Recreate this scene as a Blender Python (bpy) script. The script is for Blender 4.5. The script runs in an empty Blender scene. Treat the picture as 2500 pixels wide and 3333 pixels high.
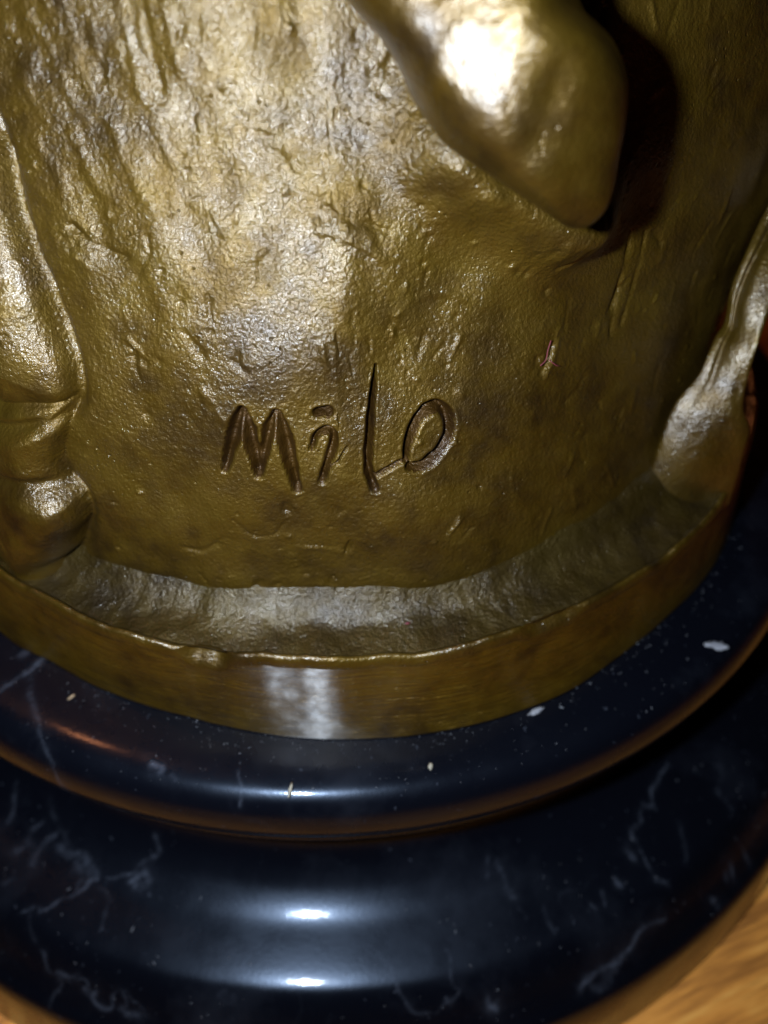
# Close-up of a bronze sculpture's foot on a stepped black marble plinth, lit by a phone flash.
import bpy, math, random
import numpy as np
from mathutils import Matrix, Vector

LETTERS = [["M",[[-98.3,0.8404],[-98.96,0.8231],[-99.64,0.8031],[-100.43,0.7779]],[0.00363,0.00759,0.0066,0.0033],0.0116],["M",[[-98.17,0.8397],[-97.9,0.8221],
[-97.58,0.801],[-97.33,0.7756]],[0.00363,0.00726,0.00726,0.00429],0.0116],["M",[[-95.4,0.8372],[-95.98,0.8231],[-96.58,0.8016],[-97.21,0.7777]],[0.0033,0.00594,0.00561,0.00363],0.0101],
["M",[[-95.25,0.836],[-94.83,0.8183],[-94.47,0.795],[-93.95,0.761]],[0.00396,0.00759,0.00726,0.00495],0.0116],["i",[[-91.71,0.8347],[-90.91,0.8346]],[0.00561,0.00561],0.0124],
["i",[[-92.38,0.8026],[-91.97,0.8133],[-91.09,0.8181],[-90.41,0.8127],[-90.67,0.7987],[-91.17,0.7837],[-91.61,0.7691]],[0.00264,0.00396,0.00462,0.00495,0.00462,0.00429,0.00396],0.0101],
["i",[[-91.52,0.7721],[-90.38,0.7864],[-88.25,0.8016]],[0.00231,0.00165,0.00099],0.0054],["l",[[-83.09,0.8697],[-83.43,0.8558],[-83.95,0.84],[-84.66,0.8151],
[-85.35,0.7883],[-85.45,0.7728],[-85.14,0.7571]],[0.00148,0.00396,0.00495,0.00594,0.00627,0.0066,0.00561],0.0121],["l",[[-85.06,0.7684],[-83.51,0.7744],
[-81.55,0.7812]],[0.00297,0.00264,0.00231],0.007],["o",[[-81.02,0.7813],[-80.49,0.7965],[-79.2,0.8151],[-77.58,0.825],[-76.23,0.8221],[-75.74,0.8086],[-76.19,0.794],
[-77.63,0.7812],[-79.3,0.774],[-80.85,0.7737]],[0.00363,0.00561,0.00627,0.0066,0.0066,0.0066,0.0066,0.00627,0.00594,0.00462],0.0121]]
MARKS = [[[[-96.86,1.0577],[-95.7,1.0459],[-93.24,1.0347],[-92.41,1.0217]],0.00521,0.008],[[[-96.55,1.0517],[-95.39,1.0393],[-93.57,1.0294]],0.00434,-0.005],
[[[-111.8,0.9722],[-110.03,0.9614],[-108.63,0.9561],[-107.21,0.9536]],0.00391,0.007],[[[-111.49,0.9519],[-110.7,0.947]],0.00781,-0.008],[[[-94.68,1.1343],
[-94.77,1.1126],[-95.23,1.0844]],0.00521,0.009],[[[-93.32,1.1345],[-93.82,1.11],[-95.03,1.0873]],0.00694,-0.006],[[[-91.97,1.1319],[-91.78,1.1046]],0.00608,0.006],
[[[-101.97,1.1323],[-101.52,1.1107],[-101.24,1.0883]],0.00608,-0.008],[[[-103.76,1.1316],[-103.47,1.1043],[-102.89,1.0731]],0.00521,0.007],[[[-99.16,1.1333],
[-99.59,1.1087]],0.00564,0.006],[[[-105.4,1.1309],[-105.1,1.1007],[-104.47,1.0663]],0.00521,-0.006],[[[-90.51,0.9962],[-85.53,0.9852],[-81.83,0.9761]],0.00347,0.005],
[[[-90.96,0.9798],[-86.2,0.9722],[-82.33,0.9562]],0.00391,-0.005],[[[-87.83,0.9893],[-83.88,0.9726]],0.00694,-0.005],[[[-81.66,1.0857],[-83.56,1.0806],
[-81.92,1.0681]],0.00434,0.008],[[[-78.19,1.0427],[-77.55,1.0342],[-76.92,1.0273]],0.00955,-0.008],[[[-80.7,0.9083],[-78.8,0.9186],[-76.03,0.9199],[-73.7,0.912]],0.00434,-0.004],
[[[-81.2,0.9052],[-80.13,0.8926],[-78.37,0.8862]],0.00391,0.004],[[[-65.61,0.9506],[-65.58,0.9374],[-66.44,0.93]],0.00391,0.009],[[[-58.21,0.9322],[-57.68,0.8936],
[-57.62,0.836]],0.00347,0.008],[[[-56.42,0.9261],[-55.74,0.8733],[-56.44,0.8412]],0.0026,0.006],[[[-64.26,0.8557],[-64.8,0.8405],[-65.58,0.8262]],0.00391,-0.006],
[[[-64.78,0.8594],[-65.31,0.8443],[-66.07,0.8317]],0.00304,0.006],[[[-62.13,0.7249],[-63.5,0.7084]],0.00391,-0.006],[[[-75.53,0.695],[-77.31,0.6813]],0.00217,0.004],
[[[-76.58,0.7104],[-78.26,0.693]],0.0026,-0.006],[[[-100.45,0.9297],[-100.29,0.9119]],0.00391,0.006],[[[-100.64,0.9296],[-100.53,0.9118]],0.00304,-0.004],
[[[-95.17,0.7395],[-95.11,0.7345]],0.00608,0.006],[[[-90.63,0.739],[-90.08,0.7333]],0.00608,0.006],[[[-89.0,0.693],[-89.54,0.6785]],0.00304,0.009],[[[-100.16,0.7214],
[-98.55,0.7036],[-96.55,0.7041],[-95.48,0.7178]],0.00217,0.004],[[[-94.0,0.6878],[-91.78,0.6846],[-88.89,0.6767]],0.00347,-0.004],[[[-74.42,0.8339],[-74.24,0.8326]],0.00434,-0.006],
[[[-67.92,0.9629],[-67.48,0.9474]],0.00521,-0.007],[[[-74.81,1.007],[-73.57,1.0037]],0.00694,-0.007],[[[-107.65,0.8743],[-107.26,0.8709]],0.00434,0.005],
[[[-102.13,0.688],[-103.68,0.6765],[-105.58,0.6768]],0.00391,0.006],[[[-91.53,0.8499],[-90.32,0.8509]],0.00065,0.001]]
LOBE = [[-118.95,1.0244],[-118.25,1.0139],[-117.65,0.9828],[-116.95,0.9489],[-115.88,0.9141],[-114.82,0.8816],[-114.13,0.8548],[-114.19,0.8314],[-115.59,0.8187],
[-118.46,0.8081],[-121.48,0.8006],[-124.07,0.7956],[-126.91,0.79]]
FOOT = [[-130.21,0.682],[-123.79,0.73],[-119.65,0.7442],[-116.94,0.7403],[-115.42,0.7258],[-115.19,0.7027],[-116.49,0.6648],[-119.35,0.6211]]
NECK = [[-125.06,0.8042],[-119.84,0.8188],[-114.91,0.8275],[-114.36,0.8155],[-115.42,0.7893],[-116.41,0.761],[-116.1,0.7348],[-115.2,0.7196],[-120.33,0.6843],
[-136.35,0.5836]]
BULGE = {"crease":[[0.0451,0.0353],[0.0474,0.0165],[0.0386,-0.0087],[0.03,-0.0353],[0.0183,-0.054]],"o":[0.1344,-0.5157,1.0962],"e1":[0.9202,-0.3726,0.1197],"e2":[0.0039,0.3147,0.9492],"n":[-0.3914,-0.873,0.291],"outline":[[-0.1475,0.0899],
[-0.1252,0.0534],[-0.1092,0.0374],[-0.0911,0.0211],[-0.0794,0.0033],[-0.0707,-0.0134],[-0.0556,-0.0319],[-0.0406,-0.0459],[-0.0238,-0.0557],[-0.0052,-0.0658],
[0.017,-0.0781],[0.0357,-0.0895],[0.0523,-0.0987],[0.0658,-0.0964],[0.0755,-0.0855],[0.0791,-0.071],[0.0798,-0.0525],[0.0809,-0.0316],[0.0797,-0.0086],
[0.0745,0.008],[0.0651,0.023],[0.0523,0.0339],[0.0404,0.0433],[0.0276,0.0618],[-0.0075,0.0908],[-0.0751,0.1068]]}
SWELL = [[-76.51,1.0364],[-74.42,1.018],[-71.94,1.003],[-69.41,0.987],[-66.98,0.9718],[-65.66,0.9673]]
FOLD = [[[0.5069,-0.275,0.991],[0.5389,-0.325,0.9191]],[[0.4936,-0.2929,0.9432],[0.5315,-0.3438,0.8812]],[[0.4849,-0.3085,0.9017],[0.516,-0.3606,0.863]],
[[0.4737,-0.3232,0.8824],[0.5018,-0.3762,0.8554]],[[0.4636,-0.3375,0.8675],[0.4889,-0.3908,0.8462]],[[0.4537,-0.3514,0.8478],[0.4771,-0.4042,0.833]],[[0.4467,-0.365,0.8258],
[0.4698,-0.4164,0.8148]],[[0.4459,-0.3784,0.797],[0.4643,-0.4274,0.7972]],[[0.4344,-0.3916,0.7863],[0.4617,-0.4371,0.7744]],[[0.4255,-0.4047,0.7729],[0.4617,-0.4456,0.7467]],
[[0.4153,-0.4176,0.7503],[0.4648,-0.453,0.7276]],[[0.3942,-0.4303,0.7232],[0.4785,-0.4595,0.7047]],[[0.3842,-0.443,0.6905],[0.4797,-0.4651,0.6808]],[[0.3794,-0.4555,0.6497],
[0.484,-0.4702,0.6436]],[[0.3768,-0.468,0.5877],[0.4894,-0.475,0.5894]]]
RIMB = [[-132.2,0.6457],[-128.5,0.643],[-125.3,0.6372],[-122.0,0.6369],[-118.7,0.6374],[-115.8,0.637],[-111.7,0.6365],[-107.2,0.6354],[-102.0,0.6378],[-97.2,0.6406],
[-92.6,0.6427],[-87.4,0.6445],[-81.5,0.6468],[-77.9,0.6481],[-74.0,0.6479],[-70.0,0.6479],[-66.3,0.6465],[-61.0,0.6412],[-55.2,0.6394],[-50.8,0.6395],[-46.2,0.6433],
[-40.1,0.6458]]
RIMT = [[-128.0,0.6271],[-121.6,0.6246],[-115.7,0.628],[-113.1,0.6287],[-108.3,0.6272],[-105.4,0.6244],[-96.1,0.622],[-91.7,0.6253],[-87.3,0.6207],[-82.9,0.6251],
[-78.4,0.6253],[-74.1,0.6218],[-67.5,0.6221],[-64.5,0.6214],[-59.5,0.6186],[-54.3,0.6222],[-50.2,0.6236],[-45.1,0.6242],[-40.7,0.6234]]
VEINS = [[[[-121.79,0.8808],[-121.23,0.8712]],0.004,0.5],[[[-118.75,0.8939],[-117.81,0.8848],[-117.16,0.8856],[-116.73,0.8759],[-116.06,0.8611],[-115.5,0.8531],
[-114.99,0.8439],[-114.9,0.8358],[-114.3,0.8277]],0.004,0.9],[[[-115.55,0.8473],[-115.67,0.8403],[-115.56,0.835]],0.006,0.6],[[[-114.48,0.8241],[-112.77,0.8127],
[-111.23,0.8054],[-110.74,0.7963],[-109.75,0.7837],[-109.31,0.7687],[-110.01,0.7572]],0.004,0.6],[[[-122.09,0.824],[-121.08,0.83],[-120.28,0.8442],[-120.8,0.8279],
[-120.74,0.8137],[-120.18,0.8044]],0.01,0.55],[[[-119.11,0.8123],[-117.96,0.813],[-117.12,0.8061],[-116.15,0.8116],[-115.27,0.816],[-114.72,0.8192]],0.013,0.55],
[[[-116.85,0.8206],[-115.77,0.8237],[-114.96,0.8221]],0.016,0.4],[[[-122.66,0.8408],[-122.35,0.8348]],0.009,0.6],[[[-122.74,0.815],[-122.38,0.8031]],0.007,0.8],
[[[-126.93,0.7818],[-125.68,0.7998],[-125.16,0.8233]],0.006,0.8],[[[-122.71,0.7753],[-120.37,0.7907],[-118.55,0.8057]],0.007,0.25],[[[-113.84,0.8343],[-112.64,0.837],
[-112.13,0.8434],[-111.94,0.8614],[-111.73,0.8773]],0.004,0.3],[[[-118.26,0.888],[-117.5,0.9036],[-116.64,0.9151]],0.006,0.25],[[[-110.97,0.814],[-110.61,0.8079],
[-109.93,0.8004],[-109.75,0.8117],[-110.36,0.8173]],0.009,1.0],[[[-116.06,0.9199],[-114.76,0.9303],[-113.94,0.9336],[-112.58,0.9326],[-111.8,0.9283],[-111.19,0.9332],
[-110.3,0.9434],[-109.42,0.9457],[-108.98,0.941],[-109.11,0.9311],[-108.73,0.9241],[-108.12,0.9307],[-107.82,0.9373]],0.004,0.7],[[[-111.62,0.9382],[-111.06,0.9393],
[-110.58,0.9355]],0.008,0.7],[[[-114.07,0.9331],[-113.27,0.9366],[-112.45,0.9305]],0.01,0.35],[[[-113.9,0.9636],[-113.76,0.9546],[-113.34,0.9425]],0.004,0.6],
[[[-108.11,0.9437],[-107.58,0.9453],[-106.22,0.9425]],0.008,0.5],[[[-108.16,0.923],[-107.19,0.9321],[-106.46,0.937]],0.003,0.4],[[[-72.67,0.9506],[-71.62,0.9435],
[-70.49,0.9422],[-69.57,0.9433],[-68.46,0.9406],[-67.33,0.9381],[-66.1,0.9287],[-64.8,0.9279],[-63.72,0.9315]],0.006,0.9],[[[-71.68,0.9449],[-70.89,0.9555],
[-68.8,0.9417]],0.012,0.35],[[[-55.57,0.9364],[-55.78,0.9485]],0.01,0.9],[[[-56.48,0.9373],[-56.48,0.9422]],0.008,0.6],[[[-58.47,0.9513],[-58.44,0.9584]],0.01,1.0],
[[[-53.61,0.9366],[-53.65,0.949]],0.01,0.5],[[[-80.13,0.9312],[-79.38,0.9368]],0.01,0.9],[[[-54.11,0.7963],[-55.74,0.8006],[-57.31,0.8055],[-58.46,0.8169],
[-59.74,0.8146],[-60.81,0.8238],[-62.1,0.8286],[-62.28,0.8453],[-62.46,0.8592],[-62.82,0.8756],[-62.75,0.8933],[-62.04,0.9084]],0.005,0.7],[[[-63.48,0.8462],
[-63.55,0.8586]],0.009,0.6],[[[-49.89,0.8436],[-50.67,0.8596],[-51.92,0.8685],[-52.23,0.892]],0.008,0.3],[[[-66.23,0.8665],[-66.12,0.8734]],0.006,0.8],
[[[-69.33,0.8794],[-69.13,0.8846]],0.005,0.7],[[[-67.91,0.87],[-68.19,0.8836]],0.005,0.6],[[[-57.39,0.858],[-59.29,0.8946]],0.006,0.3],[[[-76.82,0.7817],
[-77.45,0.8037]],0.006,0.4],[[[-75.88,0.795],[-75.75,0.814],[-75.48,0.8347]],0.009,0.45],[[[-75.66,0.8456],[-75.25,0.8607]],0.006,0.3],[[[-73.34,0.8574],
[-73.29,0.8897]],0.006,0.3],[[[-82.77,0.8677],[-82.41,0.8819],[-82.46,0.9075],[-82.23,0.9107],[-83.18,0.924],[-84.65,0.9273],[-86.31,0.9175],[-86.98,0.9015],
[-87.54,0.8779],[-88.29,0.8614]],0.0035,0.5],[[[-122.68,0.7467],[-122.23,0.7206],[-121.83,0.6925]],0.006,1.0],[[[-124.23,0.6942],[-121.38,0.7183],[-118.88,0.7443],
[-116.81,0.7679],[-114.95,0.7855],[-113.44,0.8013]],0.005,0.6],[[[-106.36,0.7577],[-105.68,0.7597],[-105.66,0.7637]],0.008,0.9],[[[-104.48,0.7644],[-104.13,0.7661]],0.008,0.6],
[[[-99.31,0.749],[-99.05,0.7642],[-98.92,0.7805]],0.0025,0.6]]
AXR = 0.97
FLANK = [2.0, 1.45]
ZK = [0.55, 0.6, 0.7, 0.8, 0.9, 1.0, 1.1, 1.2, 1.35, 1.6, 2.1]
AYK = [0.605, 0.612, 0.605, 0.585, 0.545, 0.5, 0.462, 0.432, 0.4, 0.36, 0.27]
AXK = [0.6, 0.605, 0.605, 0.6, 0.59, 0.58, 0.57, 0.55, 0.52, 0.46, 0.33]
CAM_LOC = [0.0, -1.11, 1.287]
CAM_ROT = [[0.99783, 0.035122, -0.0557], [-0.063616, 0.732545, -0.67774], [0.016999, 0.679812, 0.733189]]
FLASH = [-0.1586, -1.0778, 1.3047]
FOCUS = 0.7049

U = 0.075            # metres per modelling unit (the plinth's foot has radius 1 unit = 7.5 cm)
scene = bpy.context.scene
col = scene.collection

# ------------------------------------------------------------------ camera
cam_d = bpy.data.cameras.new('camera')
cam = bpy.data.objects.new('camera', cam_d)
col.objects.link(cam)
m3 = Matrix(CAM_ROT)
m4 = m3.to_4x4()
m4.translation = Vector([c * U for c in CAM_LOC])
cam.matrix_world = m4
cam_d.sensor_fit = 'HORIZONTAL'
cam_d.sensor_width = 36.0
cam_d.lens = 36.0
cam_d.clip_start = 0.002
cam_d.clip_end = 20.0
cam_d.dof.use_dof = True
cam_d.dof.focus_distance = FOCUS * U
cam_d.dof.aperture_fstop = 32.0
scene.camera = cam

# ------------------------------------------------------------------ world and lamps
w = bpy.data.worlds.new('World')
scene.world = w
w.use_nodes = True
bg = w.node_tree.nodes['Background']
bg.inputs[0].default_value = (1.0, 0.62, 0.42, 1)
bg.inputs[1].default_value = 0.0015

def lamp(name, kind, loc, energy, color, size, target=None):
    d = bpy.data.lights.new(name, kind)
    d.energy = energy
    d.color = color
    if kind == 'AREA':
        d.shape = 'DISK'
        d.size = size
    else:
        d.shadow_soft_size = size
    o = bpy.data.objects.new(name, d)
    col.objects.link(o)
    o.location = [c * U for c in loc]
    if target is not None:
        o.rotation_euler = (Vector([t * U for t in target]) - o.location).to_track_quat('-Z', 'Y').to_euler()
    return o

lamp('phone_flash', 'POINT', FLASH, 0.44, (0.74, 0.855, 1.0), 0.022 * U)
lamp('room_lamp', 'AREA', (-5.3, 3.7, 12.8), .52, (1.0, 0.36, 0.15), .80 * U, (0.2, 0.1, 0.3))

lamp('added_back_fill', 'AREA', (4.5, 16.0, 7.0), 2.4, (1.0, 0.34, 0.12), 1.6 * U, (1.0, 0.6, 0.0))  # added warm fill from behind, no known source; brightens the table at right

vs = scene.view_settings
vs.view_transform = 'Standard'
vs.look = 'None'
vs.exposure = 0.0
vs.gamma = 1.0
vs.use_curve_mapping = False
scene.cycles.sample_clamp_indirect = 4.0

# ------------------------------------------------------------------ helpers
rng = np.random.default_rng(7)
random.seed(7)
_perm = rng.permutation(4096)
_ang = rng.uniform(0, 2 * np.pi, 4096)
_gx, _gy = np.cos(_ang), np.sin(_ang)

def gnoise(x, y, seed=0):
    """2-D gradient noise, about -0.7..0.7"""
    x = x + seed * 17.31
    y = y - seed * 9.77
    xi = np.floor(x).astype(np.int64)
    yi = np.floor(y).astype(np.int64)
    fx, fy = x - xi, y - yi
    def g(ix, iy, dx, dy):
        h = _perm[(_perm[ix & 4095] + iy) & 4095]
        return _gx[h] * dx + _gy[h] * dy
    u = fx * fx * fx * (fx * (fx * 6 - 15) + 10)
    v = fy * fy * fy * (fy * (fy * 6 - 15) + 10)
    a = g(xi, yi, fx, fy)
    b = g(xi + 1, yi, fx - 1, fy)
    c = g(xi, yi + 1, fx, fy - 1)
    d = g(xi + 1, yi + 1, fx - 1, fy - 1)
    return (a * (1 - u) + b * u) * (1 - v) + (c * (1 - u) + d * u) * v

def fbm(x, y, octs=4, seed=0, gain=.5):
    t = 0
    a = 1.0
    for o in range(octs):
        t = t + a * gnoise(x * 2 ** o, y * 2 ** o, seed + o * 3)
        a *= gain
    return t

def sstep(a, b, x):
    t = np.clip((x - a) / (b - a), 0, 1)
    return t * t * (3 - 2 * t)

def seg_dist(px, py, pts, wd=None):
    """distance to a polyline; with widths returns distance / local width"""
    best = np.full(px.shape, 1e9)
    for i in range(len(pts) - 1):
        ax_, ay_ = pts[i]
        bx_, by_ = pts[i + 1]
        dx, dy = bx_ - ax_, by_ - ay_
        L2 = dx * dx + dy * dy + 1e-12
        t = np.clip(((px - ax_) * dx + (py - ay_) * dy) / L2, 0, 1)
        d = np.hypot(px - ax_ - t * dx, py - ay_ - t * dy)
        if wd is not None:
            d = d / (wd[i] * (1 - t) + wd[i + 1] * t)
        best = np.minimum(best, d)
    return best

def smooth_line(pts, n=6):
    """Catmull-Rom through pts"""
    P = np.array(pts, float)
    if len(P) < 3:
        return [tuple(p) for p in P]
    Q = np.vstack([2 * P[0] - P[1], P, 2 * P[-1] - P[-2]])
    out = []
    for i in range(1, len(Q) - 2):
        for k in range(n):
            t = k / n
            out.append(.5 * ((2 * Q[i]) + (-Q[i - 1] + Q[i + 1]) * t + (2 * Q[i - 1] - 5 * Q[i] + 4 * Q[i + 1] - Q[i + 2]) * t ** 2
                             + (-Q[i - 1] + 3 * Q[i] - 3 * Q[i + 1] + Q[i + 2]) * t ** 3))
    out.append(P[-1])
    return [tuple(p) for p in out]

def make_mesh(name, V, F, mat=None, parent=None, smooth=True, normals=None, attrs=None):
    """V in units; F an int array (n,4) or (n,3) or list of tuples"""
    me = bpy.data.meshes.new(name)
    V = np.asarray(V, float) * U
    me.vertices.add(len(V))
    me.vertices.foreach_set('co', V.astype(np.float32).ravel())
    if isinstance(F, np.ndarray):
        k = F.shape[1]
        me.loops.add(F.size)
        me.loops.foreach_set('vertex_index', F.astype(np.int32).ravel())
        me.polygons.add(len(F))
        me.polygons.foreach_set('loop_start', np.arange(0, F.size, k, dtype=np.int32))
    else:
        tot = sum(len(f) for f in F)
        me.loops.add(tot)
        me.loops.foreach_set('vertex_index', np.array([i for f in F for i in f], np.int32))
        me.polygons.add(len(F))
        st = np.cumsum([0] + [len(f) for f in F[:-1]]).astype(np.int32)
        me.polygons.foreach_set('loop_start', st)
    me.update(calc_edges=True)
    me.validate()
    if smooth:
        me.shade_smooth()
    if attrs:
        for an, av in attrs.items():
            at = me.attributes.new(an, 'FLOAT', 'POINT')
            at.data.foreach_set('value', np.asarray(av, np.float32))
    if normals is not None:
        me.normals_split_custom_set_from_vertices([tuple(v) for v in normals])
    o = bpy.data.objects.new(name, me)
    col.objects.link(o)
    if mat:
        me.materials.append(mat)
    if parent:
        o.parent = parent
    return o

def grid_faces(nr, nc, wrap=False, flip=False):
    c = np.arange(nc if wrap else nc - 1)
    r = np.arange(nr - 1)
    R, Cc = np.meshgrid(r, c, indexing='ij')
    C2 = (Cc + 1) % nc
    F = np.stack([R * nc + Cc, R * nc + C2, (R + 1) * nc + C2, (R + 1) * nc + Cc], -1).reshape(-1, 4)
    return F[:, ::-1].copy() if flip else F

def tag(o, label=None, cat=None, group=None, kind=None):
    if label: o['label'] = label
    if cat: o['category'] = cat
    if group: o['group'] = group
    if kind: o['kind'] = kind
    return o

def empty(name, loc=(0, 0, 0)):
    o = bpy.data.objects.new(name, None)
    o.empty_display_size = .02
    o.location = [c * U for c in loc]
    col.objects.link(o)
    return o

# ------------------------------------------------------------------ materials
class NT:
    def __init__(s, name):
        s.m = bpy.data.materials.new(name)
        s.m.use_nodes = True
        s.t = s.m.node_tree
        s.b = s.t.nodes['Principled BSDF']
    def n(s, typ, **kw):
        nd = s.t.nodes.new(typ)
        for k, v in kw.items():
            if k == 'inp':
                for a, b in v.items():
                    nd.inputs[a].default_value = b
            else:
                setattr(nd, k, v)
        return nd
    def l(s, a, b):
        s.t.links.new(a, b)
    def noise(s, vec, scale, detail=3, rough=.5):
        nd = s.n('ShaderNodeTexNoise', inp={'Scale': scale, 'Detail': detail, 'Roughness': rough})
        s.l(vec, nd.inputs['Vector'])
        return nd.outputs['Fac']
    def ramp(s, fac, stops):
        nd = s.n('ShaderNodeValToRGB')
        cr = nd.color_ramp
        while len(cr.elements) < len(stops):
            cr.elements.new(.5)
        for e, (p, c) in zip(cr.elements, stops):
            e.position = p
            e.color = c if len(c) == 4 else (*c, 1)
        s.l(fac, nd.inputs[0])
        return nd.outputs[0]
    def math(s, op, a, b):
        nd = s.n('ShaderNodeMath', operation=op)
        for i, v in enumerate((a, b)):
            if isinstance(v, (int, float)):
                nd.inputs[i].default_value = v
            else:
                s.l(v, nd.inputs[i])
        return nd.outputs[0]
    def mapr(s, v, a, b, c, d):
        nd = s.n('ShaderNodeMapRange', inp={1: a, 2: b, 3: c, 4: d})
        s.l(v, nd.inputs[0])
        return nd.outputs[0]
    def bump(s, h, dist, strength=1.0, prev=None):
        nd = s.n('ShaderNodeBump', inp={'Strength': strength, 'Distance': dist})
        s.l(h, nd.inputs['Height'])
        if prev is not None:
            s.l(prev, nd.inputs['Normal'])
        return nd.outputs['Normal']

MET, COW, COR, ROU, BASE = .64, .60, .165, .50, .50
def bronze(name, grain=1.0, cior=1.6, coat=1.0, polish=0.0, brushed=False, tint=(1, 1, 1)):
    k = NT(name)
    tc = k.n('ShaderNodeTexCoord').outputs['Object']
    big = k.noise(tc, 90, 4, .6)
    mid = k.noise(tc, 420, 4, .6)
    mixv = k.math('ADD', k.math('MULTIPLY', big, .6), k.math('MULTIPLY', mid, .4))
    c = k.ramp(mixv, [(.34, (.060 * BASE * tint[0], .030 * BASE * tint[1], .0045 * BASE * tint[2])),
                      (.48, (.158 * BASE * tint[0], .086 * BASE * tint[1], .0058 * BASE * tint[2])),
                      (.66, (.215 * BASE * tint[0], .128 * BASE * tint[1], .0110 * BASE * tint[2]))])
    # brown lacquer patches left by the patina
    pat = k.noise(tc, 160, 5, .65)
    patm = k.mapr(pat, .50, .70, 0, .65)
    mx = k.n('ShaderNodeMix', data_type='RGBA')
    k.l(patm, mx.inputs['Factor'])
    k.l(c, mx.inputs['A'])
    mx.inputs['B'].default_value = (.060 * BASE * tint[0], .030 * BASE * tint[1], .0050 * BASE * tint[2], 1)
    k.l(mx.outputs['Result'], k.b.inputs['Base Color'])
    k.b.inputs['Metallic'].default_value = MET + .15 * polish
    rn = k.noise(tc, 700, 3, .6)
    k.l(k.mapr(rn, .3, .7, ROU - .07 - polish * .12, ROU + .07 - polish * .12), k.b.inputs['Roughness'])
    k.b.inputs['Coat Weight'].default_value = COW + polish * (1 - COW)
    k.b.inputs['Specular IOR Level'].default_value = .35
    k.b.inputs['Coat Roughness'].default_value = COR + polish * .14
    k.b.inputs['Coat IOR'].default_value = cior
    cw = k.noise(tc, 240, 4, .65)
    k.l(k.mapr(cw, .36, .62, (COW + polish * (1 - COW)) * .18 * coat, (COW + polish * (1 - COW)) * coat), k.b.inputs['Coat Weight'])
    g1 = k.noise(tc, 3800, 3, .65)
    nrm = k.bump(g1, .00013, .85 * grain)
    g2 = k.noise(tc, 1000, 4, .6)
    nrm = k.bump(g2, .00024, .09 * grain, nrm)
    vg = k.n('ShaderNodeTexVoronoi', feature='SMOOTH_F1', inp={'Scale': 2300, 'Smoothness': .6})
    wv = k.n('ShaderNodeVectorMath', operation='ADD')
    k.l(tc, wv.inputs[0])
    wn = k.n('ShaderNodeTexNoise', inp={'Scale': 1200, 'Detail': 2})
    k.l(tc, wn.inputs['Vector'])
    ws = k.n('ShaderNodeVectorMath', operation='SCALE', inp={'Scale': .0004})
    k.l(wn.outputs['Color'], ws.inputs[0])
    k.l(ws.outputs[0], wv.inputs[1])
    k.l(wv.outputs[0], vg.inputs['Vector'])
    nrm = k.bump(k.math('MULTIPLY', vg.outputs['Distance'], k.mapr(k.noise(tc, 130, 3, .6), .35, .65, .25, 1.0)), .00012, .45 * grain, nrm)
    v = k.n('ShaderNodeTexVoronoi', inp={'Scale': 1500})
    k.l(tc, v.inputs['Vector'])
    pit = k.mapr(v.outputs['Distance'], .0, .22, 0, 1)
    sp = k.noise(tc, 300, 2, .5)
    pm = k.mapr(sp, .5, .62, 0, 1)
    pit2 = k.math('ADD', pit, k.math('SUBTRACT', 1, pm))
    pit3 = k.math('MINIMUM', pit2, 1.0)
    nrm = k.bump(pit3, .00012, .7 * grain, nrm)
    if brushed:
        tg = k.n('ShaderNodeTangent', direction_type='RADIAL', axis='Z')
        k.l(tg.outputs[0], k.b.inputs['Tangent'])
        k.b.inputs['Anisotropic'].default_value = .6
        k.b.inputs['Anisotropic Rotation'].default_value = 0
        k.b.inputs['Metallic'].default_value = .75
        mp = k.n('ShaderNodeMapping', inp={'Scale': (1, 1, 24)})
        k.l(tc, mp.inputs['Vector'])
        br = k.noise(mp.outputs[0], 240, 3, .6)
        nrm = k.bump(br, .00014, 1.0, nrm)
    k.l(nrm, k.b.inputs['Normal'])
    k.l(nrm, k.b.inputs['Coat Normal'])
    if brushed:
        # wax film combed by the lathe grooves
        gl = k.n('ShaderNodeBsdfAnisotropic', inp={'Color': (.9, .9, .9, 1), 'Roughness': .48, 'Anisotropy': .80, 'Rotation': 0.0})
        k.l(tg.outputs[0], gl.inputs['Tangent'])
        ms = k.n('ShaderNodeMixShader')
        k.l(k.mapr(k.noise(tc, 1100, 4, .65), .35, .65, .022, .046), ms.inputs[0])
        k.l(k.b.outputs[0], ms.inputs[1])
        k.l(gl.outputs[0], ms.inputs[2])
        k.l(ms.outputs[0], k.t.nodes['Material Output'].inputs['Surface'])
    return k.m

M_body = bronze('bronze_body')
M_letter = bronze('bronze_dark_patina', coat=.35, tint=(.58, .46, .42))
M_smooth = bronze('bronze_polished', grain=.6, cior=1.55, polish=.6, tint=(.95, .95, 1.05))
M_rim = bronze('bronze_turned', grain=.45, polish=.25, brushed=True, tint=(1.9, 1.85, 1.6))
M_fold = bronze('bronze_fold', grain=.8, polish=.15)
M_strip = bronze('bronze_rubbed_fold', grain=.9, cior=2.0, polish=.45)
M_lip = bronze('bronze_rubbed_lip', grain=.8, cior=1.8, polish=.3, tint=(1.0, 1.0, .95))
M_ledge = bronze('bronze_ledge', grain=1.0, cior=1.6, polish=.0, coat=.75, tint=(.50, .54, .90))

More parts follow.
